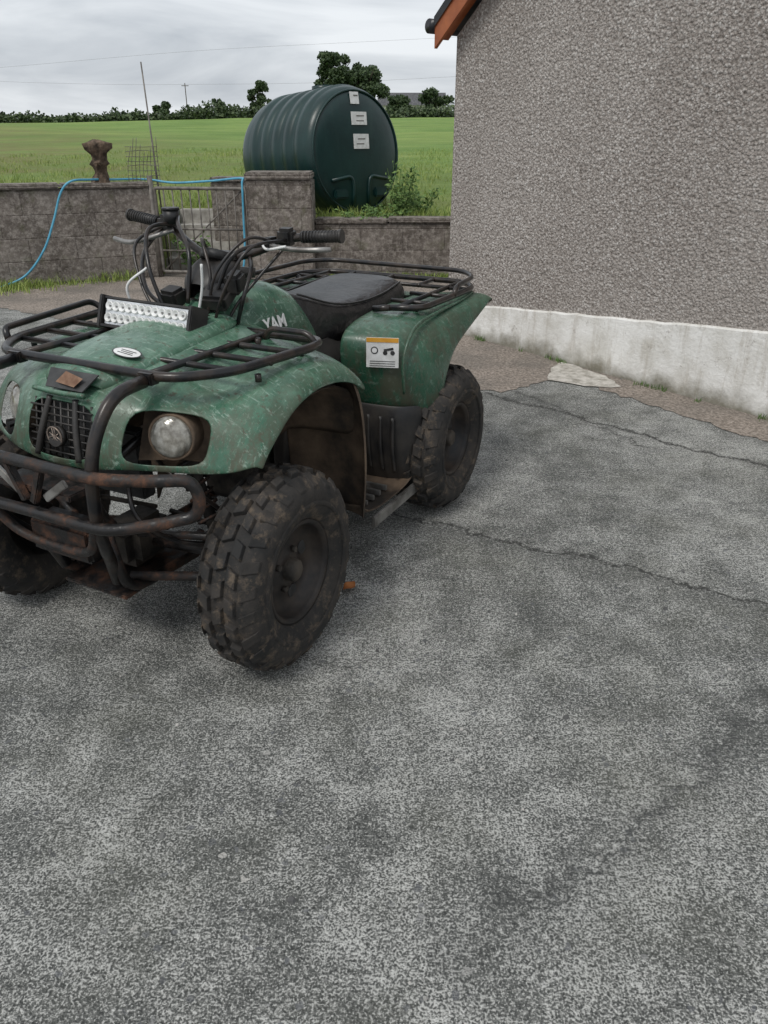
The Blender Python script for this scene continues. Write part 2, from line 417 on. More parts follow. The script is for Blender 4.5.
fb=grid('front_body',rows,[GREEN,M['mudp']],Q,2,.007,1,skip)
def orient(o,up):
    bm=bmesh.new(); bm.from_mesh(o.data); bmesh.ops.recalc_face_normals(bm,faces=bm.faces)
    s=sum((f.normal.dot(Vector(up))*f.calc_area() for f in bm.faces))
    if s<0: bmesh.ops.reverse_faces(bm,faces=bm.faces)
    bm.to_mesh(o.data); bm.free()
    for p in o.data.polygons: p.use_smooth=True
orient(fb,(.2,0,1))
rows=[]
for x,w,z in ((.125,.10,.812),(.10,.125,.836),(.0,.145,.862),(-.15,.15,.878),(-.30,.14,.892),(-.40,.13,.905)):
    rows.append([(x-.03,-w-.015,z-.035),(x,-w,z-.006),(x+.012,-w*.5,z+.004),(x+.015,0,z+.006),(x+.012,w*.5,z+.004),(x,w,z-.006),(x-.03,w+.015,z-.035)])
hp=grid('hood_panel',rows,[GREEN,M['mudp']],Q,2,.006,1); orient(hp,(0,0,1))
s_=mk('intake_slot',[(.158,-.055,.800),(.158,.075,.800),(.118,.10,.838),(.118,-.07,.838)],[(0,1,2,3)],M['ink'],Q); mods(s_,0,.004)
mk('intake_rust_plate',[(.150,-.02,.808),(.156,.05,.8035),(.140,.07,.824),(.128,.0,.833)],[(0,1,2,3)],simple('intake_rust',(.14,.07,.04),(.32,.20,.13),20,.8),Q).location=(.003,0,.006)
tube('intake_lip',[(.165,-.09,.793),(.17,0,.792),(.165,.09,.793)],.007,GREEN,Q,smooth='cat')
for sgn in (1,-1):
    for (x,y,z) in ((-.12,.42,.812),(-.34,.41,.826),(.03,.17,.812)):
        cyl(f'body_bolt_{sgn}_{x}',(x,sgn*y,z-.01),(x+.001,sgn*y,z+.010),.009,M['tube'],Q,12)
# grille
mk('grille_back',[(.165,-.13,.61),(.165,.13,.61),(.13,.13,.78),(.13,-.13,.78)],[(0,1,2,3)],M['ink'],Q)
for i in range(9):
    y=-.10+.025*i; cyl(f'grille_bar_{i}',(.192-abs(y)*.08,y,.622),(.165-abs(y)*.08,y,.765),.003,M['blackp'],Q,8)
for i in range(7):
    z=.635+.019*i; cyl(f'grille_slat_{i}',(.194-(z-.62)*.2,-.11,z),(.194-(z-.62)*.2,.11,z),.0026,M['blackp'],Q,8)
cyl('emblem',(.188,0,.680),(.203,0,.684),.027,M['blackp'],Q,32)
tube('emblem_ring',[(.204,.0255*math.cos(a*math.pi/8),.684+.0255*math.sin(a*math.pi/8)) for a in range(16)],.0026,M['gold'],Q,closed=True,smooth='none',seg=6)
for k in range(3):
    a=k*2*math.pi/3+math.pi/2; ca,sa=math.cos(a),math.sin(a)
    tube(f'emblem_fork_{k}',[(.2045,-.018*ca,.684-.018*sa),(.2045,.004*ca,.684+.004*sa)],.0016,M['gold'],Q,smooth='none',seg=6)
    for s2 in (-1,1):
        ox,oz=-sa*.004*s2,ca*.004*s2
        tube(f'emblem_tine_{k}_{s2}',[(.2045,.003*ca,.684+.003*sa),(.2045,.006*ca+ox,.684+.006*sa+oz),(.2045,.023*ca+ox,.684+.023*sa+oz)],.0015,M['gold'],Q,smooth='none',seg=6)
for sgn in (1,-1):
    tube(f'grille_trim_{sgn}',[(.155,sgn*.045,.775),(.185,sgn*.06,.70),(.205,sgn*.075,.625)],.009,M['blackp'],Q,smooth='cat')
# headlights
for sgn,tg in ((1,'left'),(-1,'right')):
    mk(f'headlight_housing_{tg}',[(.095,sgn*.17,.61),(-.035,sgn*.395,.61),(-.07,sgn*.395,.755),(.035,sgn*.17,.765)],[(0,1,2,3)],M['mudp'],Q)
    d=Vector((.90,sgn*.36,.14)).normalized(); c=Vector((.078,sgn*.280,.688))
    rot=d.to_track_quat('Y','Z').to_matrix().to_4x4(); Wm=Matrix.Translation(c)@rot
    prof=[(.022*math.cos(a),.055*math.sin(a)) for a in [math.pi/2*i/8 for i in range(9)]][::-1]
    revolve(f'headlight_lens_{tg}',prof,M['lens'],Q,40,Wm)
    revolve(f'headlight_ring_{tg}',[(-.07,.065),(-.004,.063),(.003,.060),(.001,.054),(-.01,.054)],M['mudp'],Q,40,Wm)
OD=empty('oval_decal'); OD.parent=Q; OD.location=(.0,.088,.8675); OD.rotation_euler=(math.radians(-7),math.radians(9),0)
def oval(name,rx,ry,z,mat):
    vs=[(rx*math.cos(2*math.pi*i/32),ry*math.sin(2*math.pi*i/32),z) for i in range(32)]
    o=mk(name,vs,[tuple(range(32))],mat,OD); return o
oval('decal_border',.026,.046,.0,M['ink']); oval('decal_face',.0225,.042,.0006,M['white'])
for k in range(3): box(f'decal_text_{k}',(.008-.008*k,0,.0010),(.003,.05-.01*(k==1),.0004),M['ink'],OD,0)

for sgn,tg in ((1,'left'),(-1,'right')):
    rows=[]
    for x,z,yo in ((-.515,.74,.49),(-.555,.66,.505),(-.58,.52,.505),(-.595,.36,.50),(-.585,.21,.49)):
        rows.append([(x+.05,sgn*yo,z),(x+.01,sgn*(yo-.01),z),(x-.015,sgn*.40,z),(x-.02,sgn*.28,z),(x,sgn*.17,z)])
    o=grid(f'mudguard_{tg}',rows,M['mudp'],Q,2,.006)
    rows=[]
    for x,z in ((.02,.60),(.0,.65),(-.07,.70),(-.25,.735),(-.45,.72),(-.53,.66),(-.56,.5)):
        rows.append([(x-.03,sgn*.465,z-.01),(x-.01,sgn*.38,z),(x,sgn*.25,z),(x,sgn*.15,z-.02),(x,sgn*.14,z-.18)])
    grid(f'liner_{tg}',rows,M['mudp'],Q,1,.004)
    rows=[]
    for x,z in ((-.57,.26),(-.62,.195),(-.75,.185),(-.95,.185),(-1.0,.22)):
        rows.append([(x,sgn*.14,z+.06),(x,sgn*.17,z),(x,sgn*.30,z),(x,sgn*.45,z),(x,sgn*.47,z+.015)])
    grid(f'footboard_{tg}',rows,M['mudp'],Q,1,.008)
    box(f'foot_rail_{tg}',(-.84,sgn*.478,.165),(.40,.014,.045),M['steel'],Q,.004)
    for k in range(4):
        box(f'peg_{tg}_{k}',(-.70-.05*k,sgn*.36,.205),(.012,.13,.02),M['steel'],Q,.002)
    rows=[]
    for x,z in ((-.92,.50),(-.905,.44),(-.915,.34),(-.93,.24),(-.96,.18)):
        rows.append([(x+.02,sgn*.17,z),(x,sgn*.26,z),(x,sgn*.38,z),(x-.02,sgn*.46,z),(x-.09,sgn*.495,z)])
    grid(f'rear_inner_guard_{tg}',rows,M['blackp'],Q,2,.006)
    for k in range(5):
        y=.22+.05*k; tube(f'guard_rib_{tg}_{k}',[(-.905,sgn*y,.46),(-.905,sgn*y,.34),(-.925,sgn*y,.24)],.007,M['blackp'],Q,smooth='cat')
    RF=[
     [(-.945,.22,.455),(-.95,.32,.45),(-.97,.43,.445),(-1.03,.505,.445),(-1.10,.53,.455)],
     [(-.90,.22,.55),(-.905,.32,.55),(-.93,.43,.545),(-1.0,.51,.54),(-1.12,.535,.53)],
     [(-.865,.22,.67),(-.875,.32,.67),(-.91,.43,.66),(-1.0,.51,.64),(-1.15,.535,.59)],
     [(-.875,.22,.755),(-.895,.32,.755),(-.95,.43,.74),(-1.04,.50,.71),(-1.20,.53,.635)],
     [(-.98,.22,.785),(-.99,.32,.79),(-1.05,.43,.78),(-1.14,.49,.745),(-1.28,.52,.665)],
     [(-1.20,.20,.79),(-1.20,.32,.795),(-1.24,.43,.79),(-1.30,.485,.755),(-1.40,.51,.69)],
     [(-1.45,.20,.785),(-1.45,.32,.79),(-1.46,.42,.79),(-1.48,.475,.77),(-1.52,.50,.715)],
     [(-1.62,.20,.78),(-1.63,.32,.79),(-1.64,.41,.795),(-1.65,.465,.78),(-1.65,.49,.742)],
     [(-1.70,.20,.76),(-1.72,.32,.775),(-1.73,.41,.785),(-1.73,.465,.782),(-1.725,.485,.765)],
     [(-1.73,.20,.70),(-1.74,.32,.70),(-1.745,.41,.71),(-1.745,.465,.735),(-1.74,.485,.75)]]
    rows=[[(x,sgn*y,z) for x,y,z in r] for r in RF]
    o=grid(f'rear_fender_{tg}',rows,[GREEN2,M['mudp']],Q,2,.007,1); orient(o,(.3,sgn*.5,1))
    tube(f'rear_fender_bead_{tg}',[(-.93,sgn*.455,.55),(-.915,sgn*.455,.66),(-.965,sgn*.455,.742),(-1.06,sgn*.452,.780),(-1.25,sgn*.448,.787),(-1.47,sgn*.438,.787),(-1.64,sgn*.425,.793)],.006,GREEN2,Q,smooth='cat',seg=8)
rows=[[(x,y,z) for y in (-.22,0,.22)] for x,z in ((-1.5,.78),(-1.63,.78),(-1.72,.75),(-1.73,.68))]
grid('rear_deck',rows,GREEN2,Q,1,.006)

# ---- tank / console
rows=[]
for x,w,zt,zb in ((-.33,.09,.885,.70),(-.40,.10,.925,.70),(-.50,.115,.965,.68),(-.60,.135,.972,.66),(-.70,.145,.95,.66),(-.78,.13,.91,.66),(-.86,.10,.86,.66)):
    h=[(0,zt),(w*.55,zt-.004),(w*.95,zt-.035),(w+.045,zt-.12),(w+.05,(zt+zb)/2-.03),(w+.02,zb)]
    rows.append([(x,-y,z) for y,z in h[:0:-1]]+[(x,y,z) for y,z in h])
o=grid('fuel_tank_cover',rows,GREEN,Q,2,.006); orient(o,(0,0,1))
fc=bpy.data.curves.new('t','FONT'); fc.body='YAM'; fc.size=.058; fc.extrude=.0008; fc.shear=.2; fc.offset=.0012
to=bpy.data.objects.new('t',fc); scn.collection.objects.link(to)
bpy.context.view_layer.update()
me=bpy.data.meshes.new_from_object(to.evaluated_get(bpy.context.evaluated_depsgraph_get())); bpy.data.objects.remove(to)
me.materials.clear(); me.materials.append(M['white'])
lt=bpy.data.objects.new('tank_lettering',me); scn.collection.objects.link(lt); lt.parent=Q
lt.matrix_local=Matrix.Translation(Vector((-.49,.186,.830)))@Matrix.Rotation(math.radians(180),4,'Z')@Matrix.Rotation(math.radians(66),4,'X')
cyl('fuel_cap',(-.63,0,.967),(-.635,0,.998),.045,M['blackp'],Q,28)
# seat
rows=[]
for x,w,zt,zb in ((-.64,.05,.935,.86),(-.68,.10,.935,.80),(-.78,.155,.905,.72),(-.92,.195,.86,.685),(-1.08,.205,.84,.69),(-1.25,.21,.845,.71),(-1.40,.205,.858,.74),(-1.50,.185,.862,.765),(-1.55,.13,.83,.765)):
    h=[(0,zt),(w*.55,zt+.002+random.uniform(-.004,.004)),(w*.9,zt-.018),(w+.005,zt-.06),(w-.005,zb),(w*.6,zb-.02)]
    rows.append([(x,-y,z) for y,z in h[:0:-1]]+[(x,y,z) for y,z in h])
o=grid('seat',rows,M['seat'],Q,2,.01); orient(o,(0,0,1))
for sgn in (1,-1):
    tube(f'seat_piping_{sgn}',[(-.76,sgn*.128,.900),(-.92,sgn*.174,.846),(-1.10,sgn*.186,.824),(-1.28,sgn*.190,.828),(-1.46,sgn*.172,.842)],.004,M['seat'],Q,smooth='cat',seg=6)
for sgn,tg in ((1,'left'),(-1,'right')):
    rows=[]
    for x in (-.52,-.65,-.80,-.95,-1.05):
        rows.append([(x,sgn*.175,.74),(x,sgn*.19,.62),(x,sgn*.165,.48),(x,sgn*.15,.30)])
    grid(f'side_cover_{tg}',rows,M['blackp'],Q,2,.006)
# engine and chassis
box('engine_case',(-.68,0,.34),(.42,.26,.26),M['engine'],Q,.03)
cyl('engine_clutch',(-.75,.10,.35),(-.75,.19,.35),.11,M['engine'],Q,32)
for k in range(7): box(f'cylinder_fin_{k}',(-.55,0,.48+.022*k),(.17,.20,.008),M['engine'],Q,.002)
box('gearbox',(-1.15,0,.32),(.40,.16,.16),M['engine'],Q,.03)
cyl('rear_axle',(-1.235,-.36,.30),(-1.235,.36,.30),.032,M['engine'],Q,20)
box('front_diff',(-.02,0,.29),(.18,.14,.14),M['engine'],Q,.03)
cyl('front_axle_boot_l',(-.02,.05,.29),(-.06,.41,.29),.016,M['rust'],Q,14)
cyl('front_axle_boot_r',(-.02,-.05,.29),(-.02,-.38,.29),.016,M['rust'],Q,14)
box('radiator',(.02,0,.56),(.05,.24,.20),M['ink'],Q,.006)
box('skid_plate',(.0,0,.205),(.34,.24,.012),M['rust'],Q,.003)
for sgn,tg in ((1,'left'),(-1,'right')):
    tube(f'lower_arm_{tg}',[(.12,sgn*.10,.25),(-.05,sgn*.41,.24),(-.18,sgn*.10,.25)],.014,M['rust'],Q,cr=.05)
    tube(f'upper_arm_{tg}',[(.09,sgn*.12,.38),(-.05,sgn*.39,.36),(-.15,sgn*.12,.38)],.012,M['rust'],Q,cr=.05)
    box(f'knuckle_{tg}',(-.05,sgn*.40,.30),(.06,.05,.16),M['rust'],Q,.01)
    cyl(f'shock_{tg}',(-.06,sgn*.18,.66),(-.03,sgn*.32,.30),.018,M['engine'],Q,14)
    a=Vector((-.06,sgn*.18,.64));b=Vector((-.03,sgn*.30,.36)); ax=(b-a); u=ax.orthogonal().normalized(); w_=ax.normalized().cross(u)
    tube(f'spring_{tg}',[a+ax*(i/96)+(u*math.cos(i*.6)+w_*math.sin(i*.6))*.034 for i in range(97)],.005,M['rust'],Q,smooth='none',seg=6)
    tube(f'frame_rail_{tg}',[(.20,sgn*.12,.45),(.16,sgn*.12,.22),(-.3,sgn*.12,.20),(-1.0,sgn*.12,.20),(-1.5,sgn*.12,.36),(-1.7,sgn*.12,.60)],.016,M['rust'],Q,cr=.08)
    tube(f'frame_upper_{tg}',[(.15,sgn*.11,.60),(-.1,sgn*.12,.68),(-.5,sgn*.12,.72),(-1.1,sgn*.12,.68),(-1.65,sgn*.13,.68)],.014,M['tube'],Q,cr=.08)
    cyl(f'rear_shock_{tg}',(-1.2,sgn*.22,.62),(-1.27,sgn*.26,.33),.03,M['rust'],Q,14)
    cyl(f'tie_rod_{tg}',(-.14,sgn*.03,.33),(-.12,sgn*.38,.32),.008,M['engine'],Q,10)
tube('exhaust',[(-.5,-.1,.5),(-.6,-.2,.42),(-1.1,-.22,.42),(-1.65,-.2,.48)],.028,M['rust'],Q,cr=.08)
tube('front_hose',[(.08,.10,.55),(.12,.16,.45),(.05,.22,.36),(-.03,.3,.33)],.007,M['tube'],Q,smooth='cat')
tube('front_hose_2',[(.02,.12,.62),(.05,.26,.55),(-.03,.33,.44),(-.03,.36,.36)],.006,M['tube'],Q,smooth='cat')

# ---- bumper
tr=.0155
for sgn,tg in ((1,'left'),(-1,'right')):
    tube(f'bumper_post_{tg}',[(.10,sgn*.235,.835),(.21,sgn*.235,.83),(.275,sgn*.225,.74),(.30,sgn*.22,.65),(.30,sgn*.21,.52),(.26,sgn*.18,.42),(.20,sgn*.12,.35),(.17,sgn*.10,.26)],.0165,M['tube'],Q,cr=.07,seg=12)
    tube(f'bumper_brace_{tg}',[(.295,sgn*.21,.60),(.22,sgn*.14,.50),(.17,sgn*.12,.44)],.012,M['rust'],Q,cr=.03)
tube('bumper_loop',[(.315,-.25,.655),(.315,.25,.655),(.27,.36,.655),(.205,.445,.65),(.195,.46,.60),(.20,.445,.552),(.26,.36,.535),(.31,.25,.515),(.315,-.25,.515),(.26,-.36,.535),(.20,-.445,.552),(.195,-.46,.60),(.205,-.445,.65),(.27,-.36,.655)],tr,M['rust'],Q,closed=True,cr=.05,seg=12)
tube('bumper_lower',[(.30,-.20,.50),(.27,-.13,.41),(.255,0,.385),(.27,.13,.41),(.30,.20,.50)],.013,M['rust'],Q,smooth='cat')
for sgn in (1,-1):
    box(f'bumper_plate_{sgn}',(.30,sgn*.085,.585),(.01,.10,.022),M['steel'],Q,.002,rot=(math.radians(35*sgn),0,0))
    box(f'bumper_clip_{sgn}',(.312,sgn*.04,.60),(.02,.02,.12),M['rust'],Q,.003,rot=(math.radians(-25*sgn),0,0))
box('bumper_bracket',(.25,0,.57),(.10,.26,.018),M['rust'],Q,.003)
box('bumper_bracket_lower',(.21,0,.40),(.09,.22,.10),M['rust'],Q,.01)

# ---- front rack
zr=.845
tube('front_rack_outer',[(.08,-.30,zr),(.08,.30,zr),(-.04,.40,zr),(-.36,.445,zr),(-.43,.42,zr),(-.43,.25,zr),(-.42,-.25,zr),(-.43,-.42,zr+.01),(-.36,-.445,zr),(-.04,-.40,zr)],.013,M['tube'],Q,closed=True,cr=.06,seg=12)
for y in (-.23,.23): tube(f'front_rack_long_{y}',[(.09,y,zr),(-.43,y,zr)],.010,M['tube'],Q,smooth='none')
for x in (-.06,-.17,-.29):
    w=.40 if x>-.1 else .43
    tube(f'front_rack_cross_{x}',[(x,-w,zr-.004),(x,w,zr-.004)],.0085,M['tube'],Q,smooth='none')
tube('front_rack_raised',[(-.38,.44,zr),(-.38,.41,zr+.03),(-.38,.28,zr+.03),(-.38,.26,zr)],.009,M['tube'],Q,cr=.03)
tube('front_rack_raised2',[(-.02,-.40,zr),(-.03,-.42,zr+.03),(-.40,-.45,zr+.045),(-.42,-.40,zr)],.010,M['tube'],Q,cr=.05)
for sgn in (1,-1):
    tube(f'rack_stay_{sgn}',[(-.36,sgn*.25,zr),(-.38,sgn*.22,.78),(-.38,sgn*.16,.70)],.010,M['tube'],Q,cr=.03)
    box(f'rack_clamp_{sgn}',(.085,sgn*.235,.84),(.035,.05,.03),M['tube'],Q,.004)

# ---- LED light bar
LB=empty('light_bar'); LB.parent=Q; LB.location=(-.255,-.072,.897); LB.rotation_euler=(0,math.radians(-20),math.radians(-3))
box('light_bar_body',(-.025,0,0),(.062,.35,.092),M['blackp'],LB,.008)
for k in range(8): box(f'light_bar_fin_{k}',(-.064,0,-.036+.0102*k),(.024,.34,.003),M['blackp'],LB,0)
box('light_bar_frame_top',(.008,0,.0425),(.012,.35,.007),M['blackp'],LB,.001)
box('light_bar_frame_bottom',(.010,0,-.0425),(.016,.35,.008),M['blackp'],LB,.001)
box('light_bar_panel',(.007,0,0),(.006,.333,.074),M['silver'],LB,.001)
for i in range(12):
    for j in (0,1):
        y=-.149+.0271*i; z=-.0175+.035*j
        revolve(f'led_{i}_{j}',[(-.002,.004),(.004,.012),(.005,.0138),(.0,.0148)],M['white'],LB,14,Matrix.Translation(Vector((.011,y,z)))@Matrix.Rotation(math.radians(-90),4,'Z'))
        box(f'led_chip_{i}_{j}',(.0112,y,z),(.003,.006,.006),M['steel'],LB,0)
for sgn in (1,-1):
    box(f'light_bar_cap_{sgn}',(-.015,sgn*.182,0),(.072,.016,.098),M['blackp'],LB,.003)
    box(f'light_bar_bracket_{sgn}',(-.02,sgn*.14,-.055),(.03,.025,.05),M['tube'],LB,.003)

# ---- handlebar and controls
bar=[(-.60,.40,1.115),(-.585,.225,1.105),(-.545,.13,1.06),(-.53,.05,1.04),(-.53,-.05,1.04),(-.545,-.13,1.07),(-.585,-.24,1.12),(-.60,-.42,1.14)]
tube('handlebar',bar,.012,M['tube'],Q,cr=.06,seg=12)
def grip(tg,a,b):
    a=Vector(a);b=Vector(b); cyl(f'grip_{tg}',a,b,.0165,M['blackp'],Q,20)
    for k in range(12):
        p=a.lerp(b,(k+.5)/12); q=a.lerp(b,(k+.85)/12); cyl(f'grip_ring_{tg}_{k}',p,q,.0182,M['blackp'],Q,16)
    cyl(f'grip_end_{tg}',b,b+(b-a).normalized()*.008,.020,M['blackp'],Q,20)
grip('left',(-.588,.27,1.108),(-.602,.395,1.115)); grip('right',(-.588,-.29,1.128),(-.602,-.42,1.142))
box('switch_left',(-.582,.22,1.108),(.045,.055,.05),M['blackp'],Q,.01,rot=(0,.1,0))
box('switch_left_2',(-.555,.18,1.09),(.05,.035,.035),M['blackp'],Q,.008)
box('throttle_right',(-.582,-.245,1.128),(.055,.06,.05),M['blackp'],Q,.012)
cyl('master_cylinder',(-.55,-.20,1.13),(-.55,-.20,1.17),.026,M['blackp'],Q,20)
cyl('master_cap',(-.55,-.20,1.17),(-.55,-.20,1.178),.028,M['blackp'],Q,20)
tube('lever_left',[(-.555,.17,1.085),(-.515,.22,1.085),(-.515,.31,1.08),(-.54,.40,1.085)],.0075,M['steel'],Q,cr=.04)
tube('lever_right',[(-.555,-.20,1.11),(-.515,-.25,1.09),(-.505,-.35,1.065),(-.52,-.43,1.075)],.0075,M['steel'],Q,cr=.04)
cyl('steering_stem',(-.40,0,.80),(-.53,0,1.04),.02,M['tube'],Q,20)
box('bar_clamp',(-.53,0,1.045),(.05,.14,.03),M['blackp'],Q,.008)
rows=[]
for x,w,z0,z1 in ((-.40,.04,.93,.975),(-.42,.075,.925,1.005),(-.48,.085,.95,1.04),(-.54,.08,.985,1.05),(-.56,.05,1.0,1.04)):
    zm=(z0+z1)/2
    rows.append([(x,w,zm),(x,w*.8,z1),(x,0,z1+.004),(x,-w*.8,z1),(x,-w,zm),(x,-w*.8,z0),(x,0,z0),(x,w*.8,z0)])
o=grid('instrument_pod',rows,M['blackp'],Q,2,0,0,(),True)
cyl('speedometer',(-.50,0,1.035),(-.51,0,1.06),.045,M['ink'],Q,28)
box('control_box',(-.40,.08,.945),(.09,.09,.05),M['blackp'],Q,.01,rot=(0,.4,.2))
box('control_box_2',(-.44,.12,.985),(.07,.05,.06),M['blackp'],Q,.01,rot=(0,.2,.3))
box('relay_box',(-.40,-.09,.93),(.06,.08,.06),M['blackp'],Q,.01,rot=(0,.3,-.2))
cab=[
 [(-.56,.20,1.09),(-.46,.16,1.11),(-.38,.10,1.02),(-.36,.07,.90)],
 [(-.55,.18,1.09),(-.44,.13,1.07),(-.40,.09,.98),(-.38,.06,.88)],
 [(-.56,.23,1.10),(-.42,.20,1.09),(-.36,.15,.99),(-.35,.10,.88)],
 [(-.56,-.20,1.13),(-.44,-.20,1.12),(-.36,-.14,1.02),(-.35,-.08,.88)],
 [(-.56,-.22,1.13),(-.42,-.24,1.08),(-.36,-.18,.97),(-.33,-.10,.88)],
 [(-.58,-.26,1.12),(-.48,-.27,1.04),(-.38,-.18,.95),(-.34,-.05,.90)],
 [(-.53,-.05,1.06),(-.45,0,1.10),(-.40,.06,1.0),(-.37,.04,.90)],
 [(-.56,-.18,1.15),(-.49,-.12,1.13),(-.42,-.03,1.06),(-.38,-.02,.92)],
 [(-.57,.22,1.08),(-.50,.17,1.0),(-.44,.13,.93),(-.40,.10,.86)],
 [(-.55,.10,1.05),(-.47,.16,1.02),(-.41,.17,.95),(-.42,.13,.86)],
]
for i,cc in enumerate(cab): tube(f'cable_{i}',cc,.0065 if i%2 else .005,M['tube'],Q,smooth='cat',seg=8)
for i,cc in enumerate([[(-.34,.05,.90),(-.34,.075,.98),(-.33,.09,1.05)],[(-.33,-.20,.90),(-.32,-.20,.97),(-.36,-.15,1.02)],[(-.52,.17,1.09),(-.49,.21,1.08),(-.50,.27,1.09)]]):
    tube(f'cable_tie_{i}',cc,.004,M['white'],Q,smooth='cat',seg=8)

# ---- rear rack
z2=.812
tube('rear_rack_outer',[(-1.10,.30,z2),(-1.14,.42,z2),(-1.64,.43,z2),(-1.75,.34,z2),(-1.75,-.34,z2),(-1.64,-.43,z2),(-1.14,-.42,z2),(-1.10,-.30,z2)],.012,M['tube'],Q,cr=.07,seg=12)
tube('rear_rack_front_bar',[(-1.10,.31,z2),(-1.10,.24,z2-.01)],.012,M['tube'],Q,smooth='none')
tube('rear_rack_front_bar_r',[(-1.10,-.31,z2),(-1.10,-.24,z2-.01)],.012,M['tube'],Q,smooth='none')
tube('rear_rack_rail',[(-1.16,-.42,z2+.01),(-1.20,-.43,z2+.045),(-1.66,-.42,z2+.05),(-1.76,-.33,z2+.05),(-1.76,.33,z2+.045),(-1.66,.42,z2+.04),(-1.45,.43,z2+.035),(-1.42,.43,z2)],.010,M['tube'],Q,cr=.06,seg=10)
for y in (-.20,.20,.33,-.33): tube(f'rear_rack_long_{y}',[(-1.12 if abs(y)>.25 else -1.58,y,z2),(-1.75,y,z2)],.009,M['tube'],Q,smooth='none')
tube('rear_rack_long_mid',[(-1.58,0,z2),(-1.75,0,z2)],.009,M['tube'],Q,smooth='none')
tube('rear_rack_cross',[(-1.60,-.43,z2-.003),(-1.60,.43,z2-.003)],.0085,M['tube'],Q,smooth='none')
for sgn in (1,-1):
    for x in (-1.25,-1.42): tube(f'rear_rack_side_cross_{sgn}_{x}',[(x,sgn*.43,z2-.003),(x,sgn*.24,z2-.003)],.0085,M['tube'],Q,smooth='none')
    for x in (-1.18,-1.56): tube(f'rear_rack_stay_{sgn}_{x}',[(x,sgn*.40,z2),(x-.01,sgn*.36,.785),(x-.01,sgn*.30,.76)],.009,M['tube'],Q,cr=.02)
# warning label on fender
ST=empty('warning_label'); ST.parent=Q; ST.location=(-.896,.385,.70)
nrm=Vector((.93,.33,.05)).normalized(); ST.rotation_euler=nrm.to_track_quat('X','Z').to_euler()
box('label_plate',(0.006,0,0),(.003,.115,.105),M['white'],ST,.0008)
box('label_stripe',(0.0085,0,.044),(.002,.113,.015),M['orange'],ST,0)
for k in range(3): box(f'label_line_{k}',(0.0085,-.0,-.03-.008*k),(.001,.09,.002),M['ink'],ST,0)
cyl('label_icon_1',(.0075,-.028,.008),(.009,-.028,.008),.013,M['ink'],ST,16)
cyl('label_icon_1b',(.0088,-.028,.008),(.0096,-.028,.008),.009,M['white'],ST,16)
box('label_icon_2',(.0085,.022,.012),(.0015,.034,.008),M['ink'],ST,0,rot=(.2,0,0))
cyl('label_icon_3',(.0075,.01,.0),(.009,.01,.0),.008,M['ink'],ST,12); cyl('label_icon_4',(.0075,.036,.0),(.009,.036,.0),.008,M['ink'],ST,12)

# ================================================================ SETTING
g=mk('ground',[(-400,-60,0),(400,-60,0),(400,700,0),(-400,700,0)],[(0,1,2,3)],M['asphalt'])
def jag(pts,amp=.03,step=.08):
    out=[]
    for a,b in zip(pts,pts[1:]+pts[:1]):
        a=Vector(a);b=Vector(b);n=max(1,int((b-a).length/step)) if (b-a).length<6 else 4
        for k in range(n): 
            p=a.lerp(b,k/n); out.append((p.x+random.uniform(-amp,amp),p.y+random.uniform(-amp,amp)))
    return out
poly=jag([(3.6,1.25),(1.94,3.60),(1.50,4.26),(1.12,4.80),(.72,4.46),(.3,4.6),(-1,5.4),(-3.45,7.01),(-9,8.4),(-9,9.3),(4,9.3),(4.6,1.25)],.022,.05)
mk('concrete_apron',[(x,y,.004) for x,y in poly],[tuple(range(len(poly)))[::-1]],M['conc']); 
pp=jag([(1.02,4.72),(1.10,5.02),(1.22,5.12),(1.42,4.82),(1.45,4.55),(1.22,4.58)],.02,.06)
mk('cement_patch',[(x,y,.008) for x,y in pp],[tuple(range(len(pp)))],M['patch'])

# building
B=empty('rendered_outbuilding',(.50,6.15,0),math.atan2(-2.15,1.585))
SL=math.radians(37.5)
W_=5.6; EV=2.0; RG=EV+W_/2*math.tan(SL); D=7.0
mk('gable_wall',[(0,0,0),(W_,0,0),(W_,0,EV),(W_/2,0,RG),(0,0,EV),(0,D,0),(W_,D,0),(W_,D,EV),(W_/2,D,RG),(0,D,EV)],
   [(0,1,2,3,4),(9,8,7,6,5),(0,4,9,5),(1,6,7,2)],M['dash'],B)
n=60; vs=[];fs=[]
for i in range(n+1):
    x=-.02+(W_+.04)*i/n; zt=.215+.093*x+random.uniform(-.005,.005)
    vs+= [(x,-.020,-.02),(x,-.019,zt-.008),(x,-.010,zt),(x,.01,zt+.004)]
for i in range(n):
    for j in range(3): a=i*4+j; fs.append((a,a+4,a+5,a+1))
vs+= [(-.02,D,-.02),(-.02,D,.205)]; fs.append((0,1,len(vs)-1,len(vs)-2))
mk('plinth',vs,fs,M['plinth'],B)
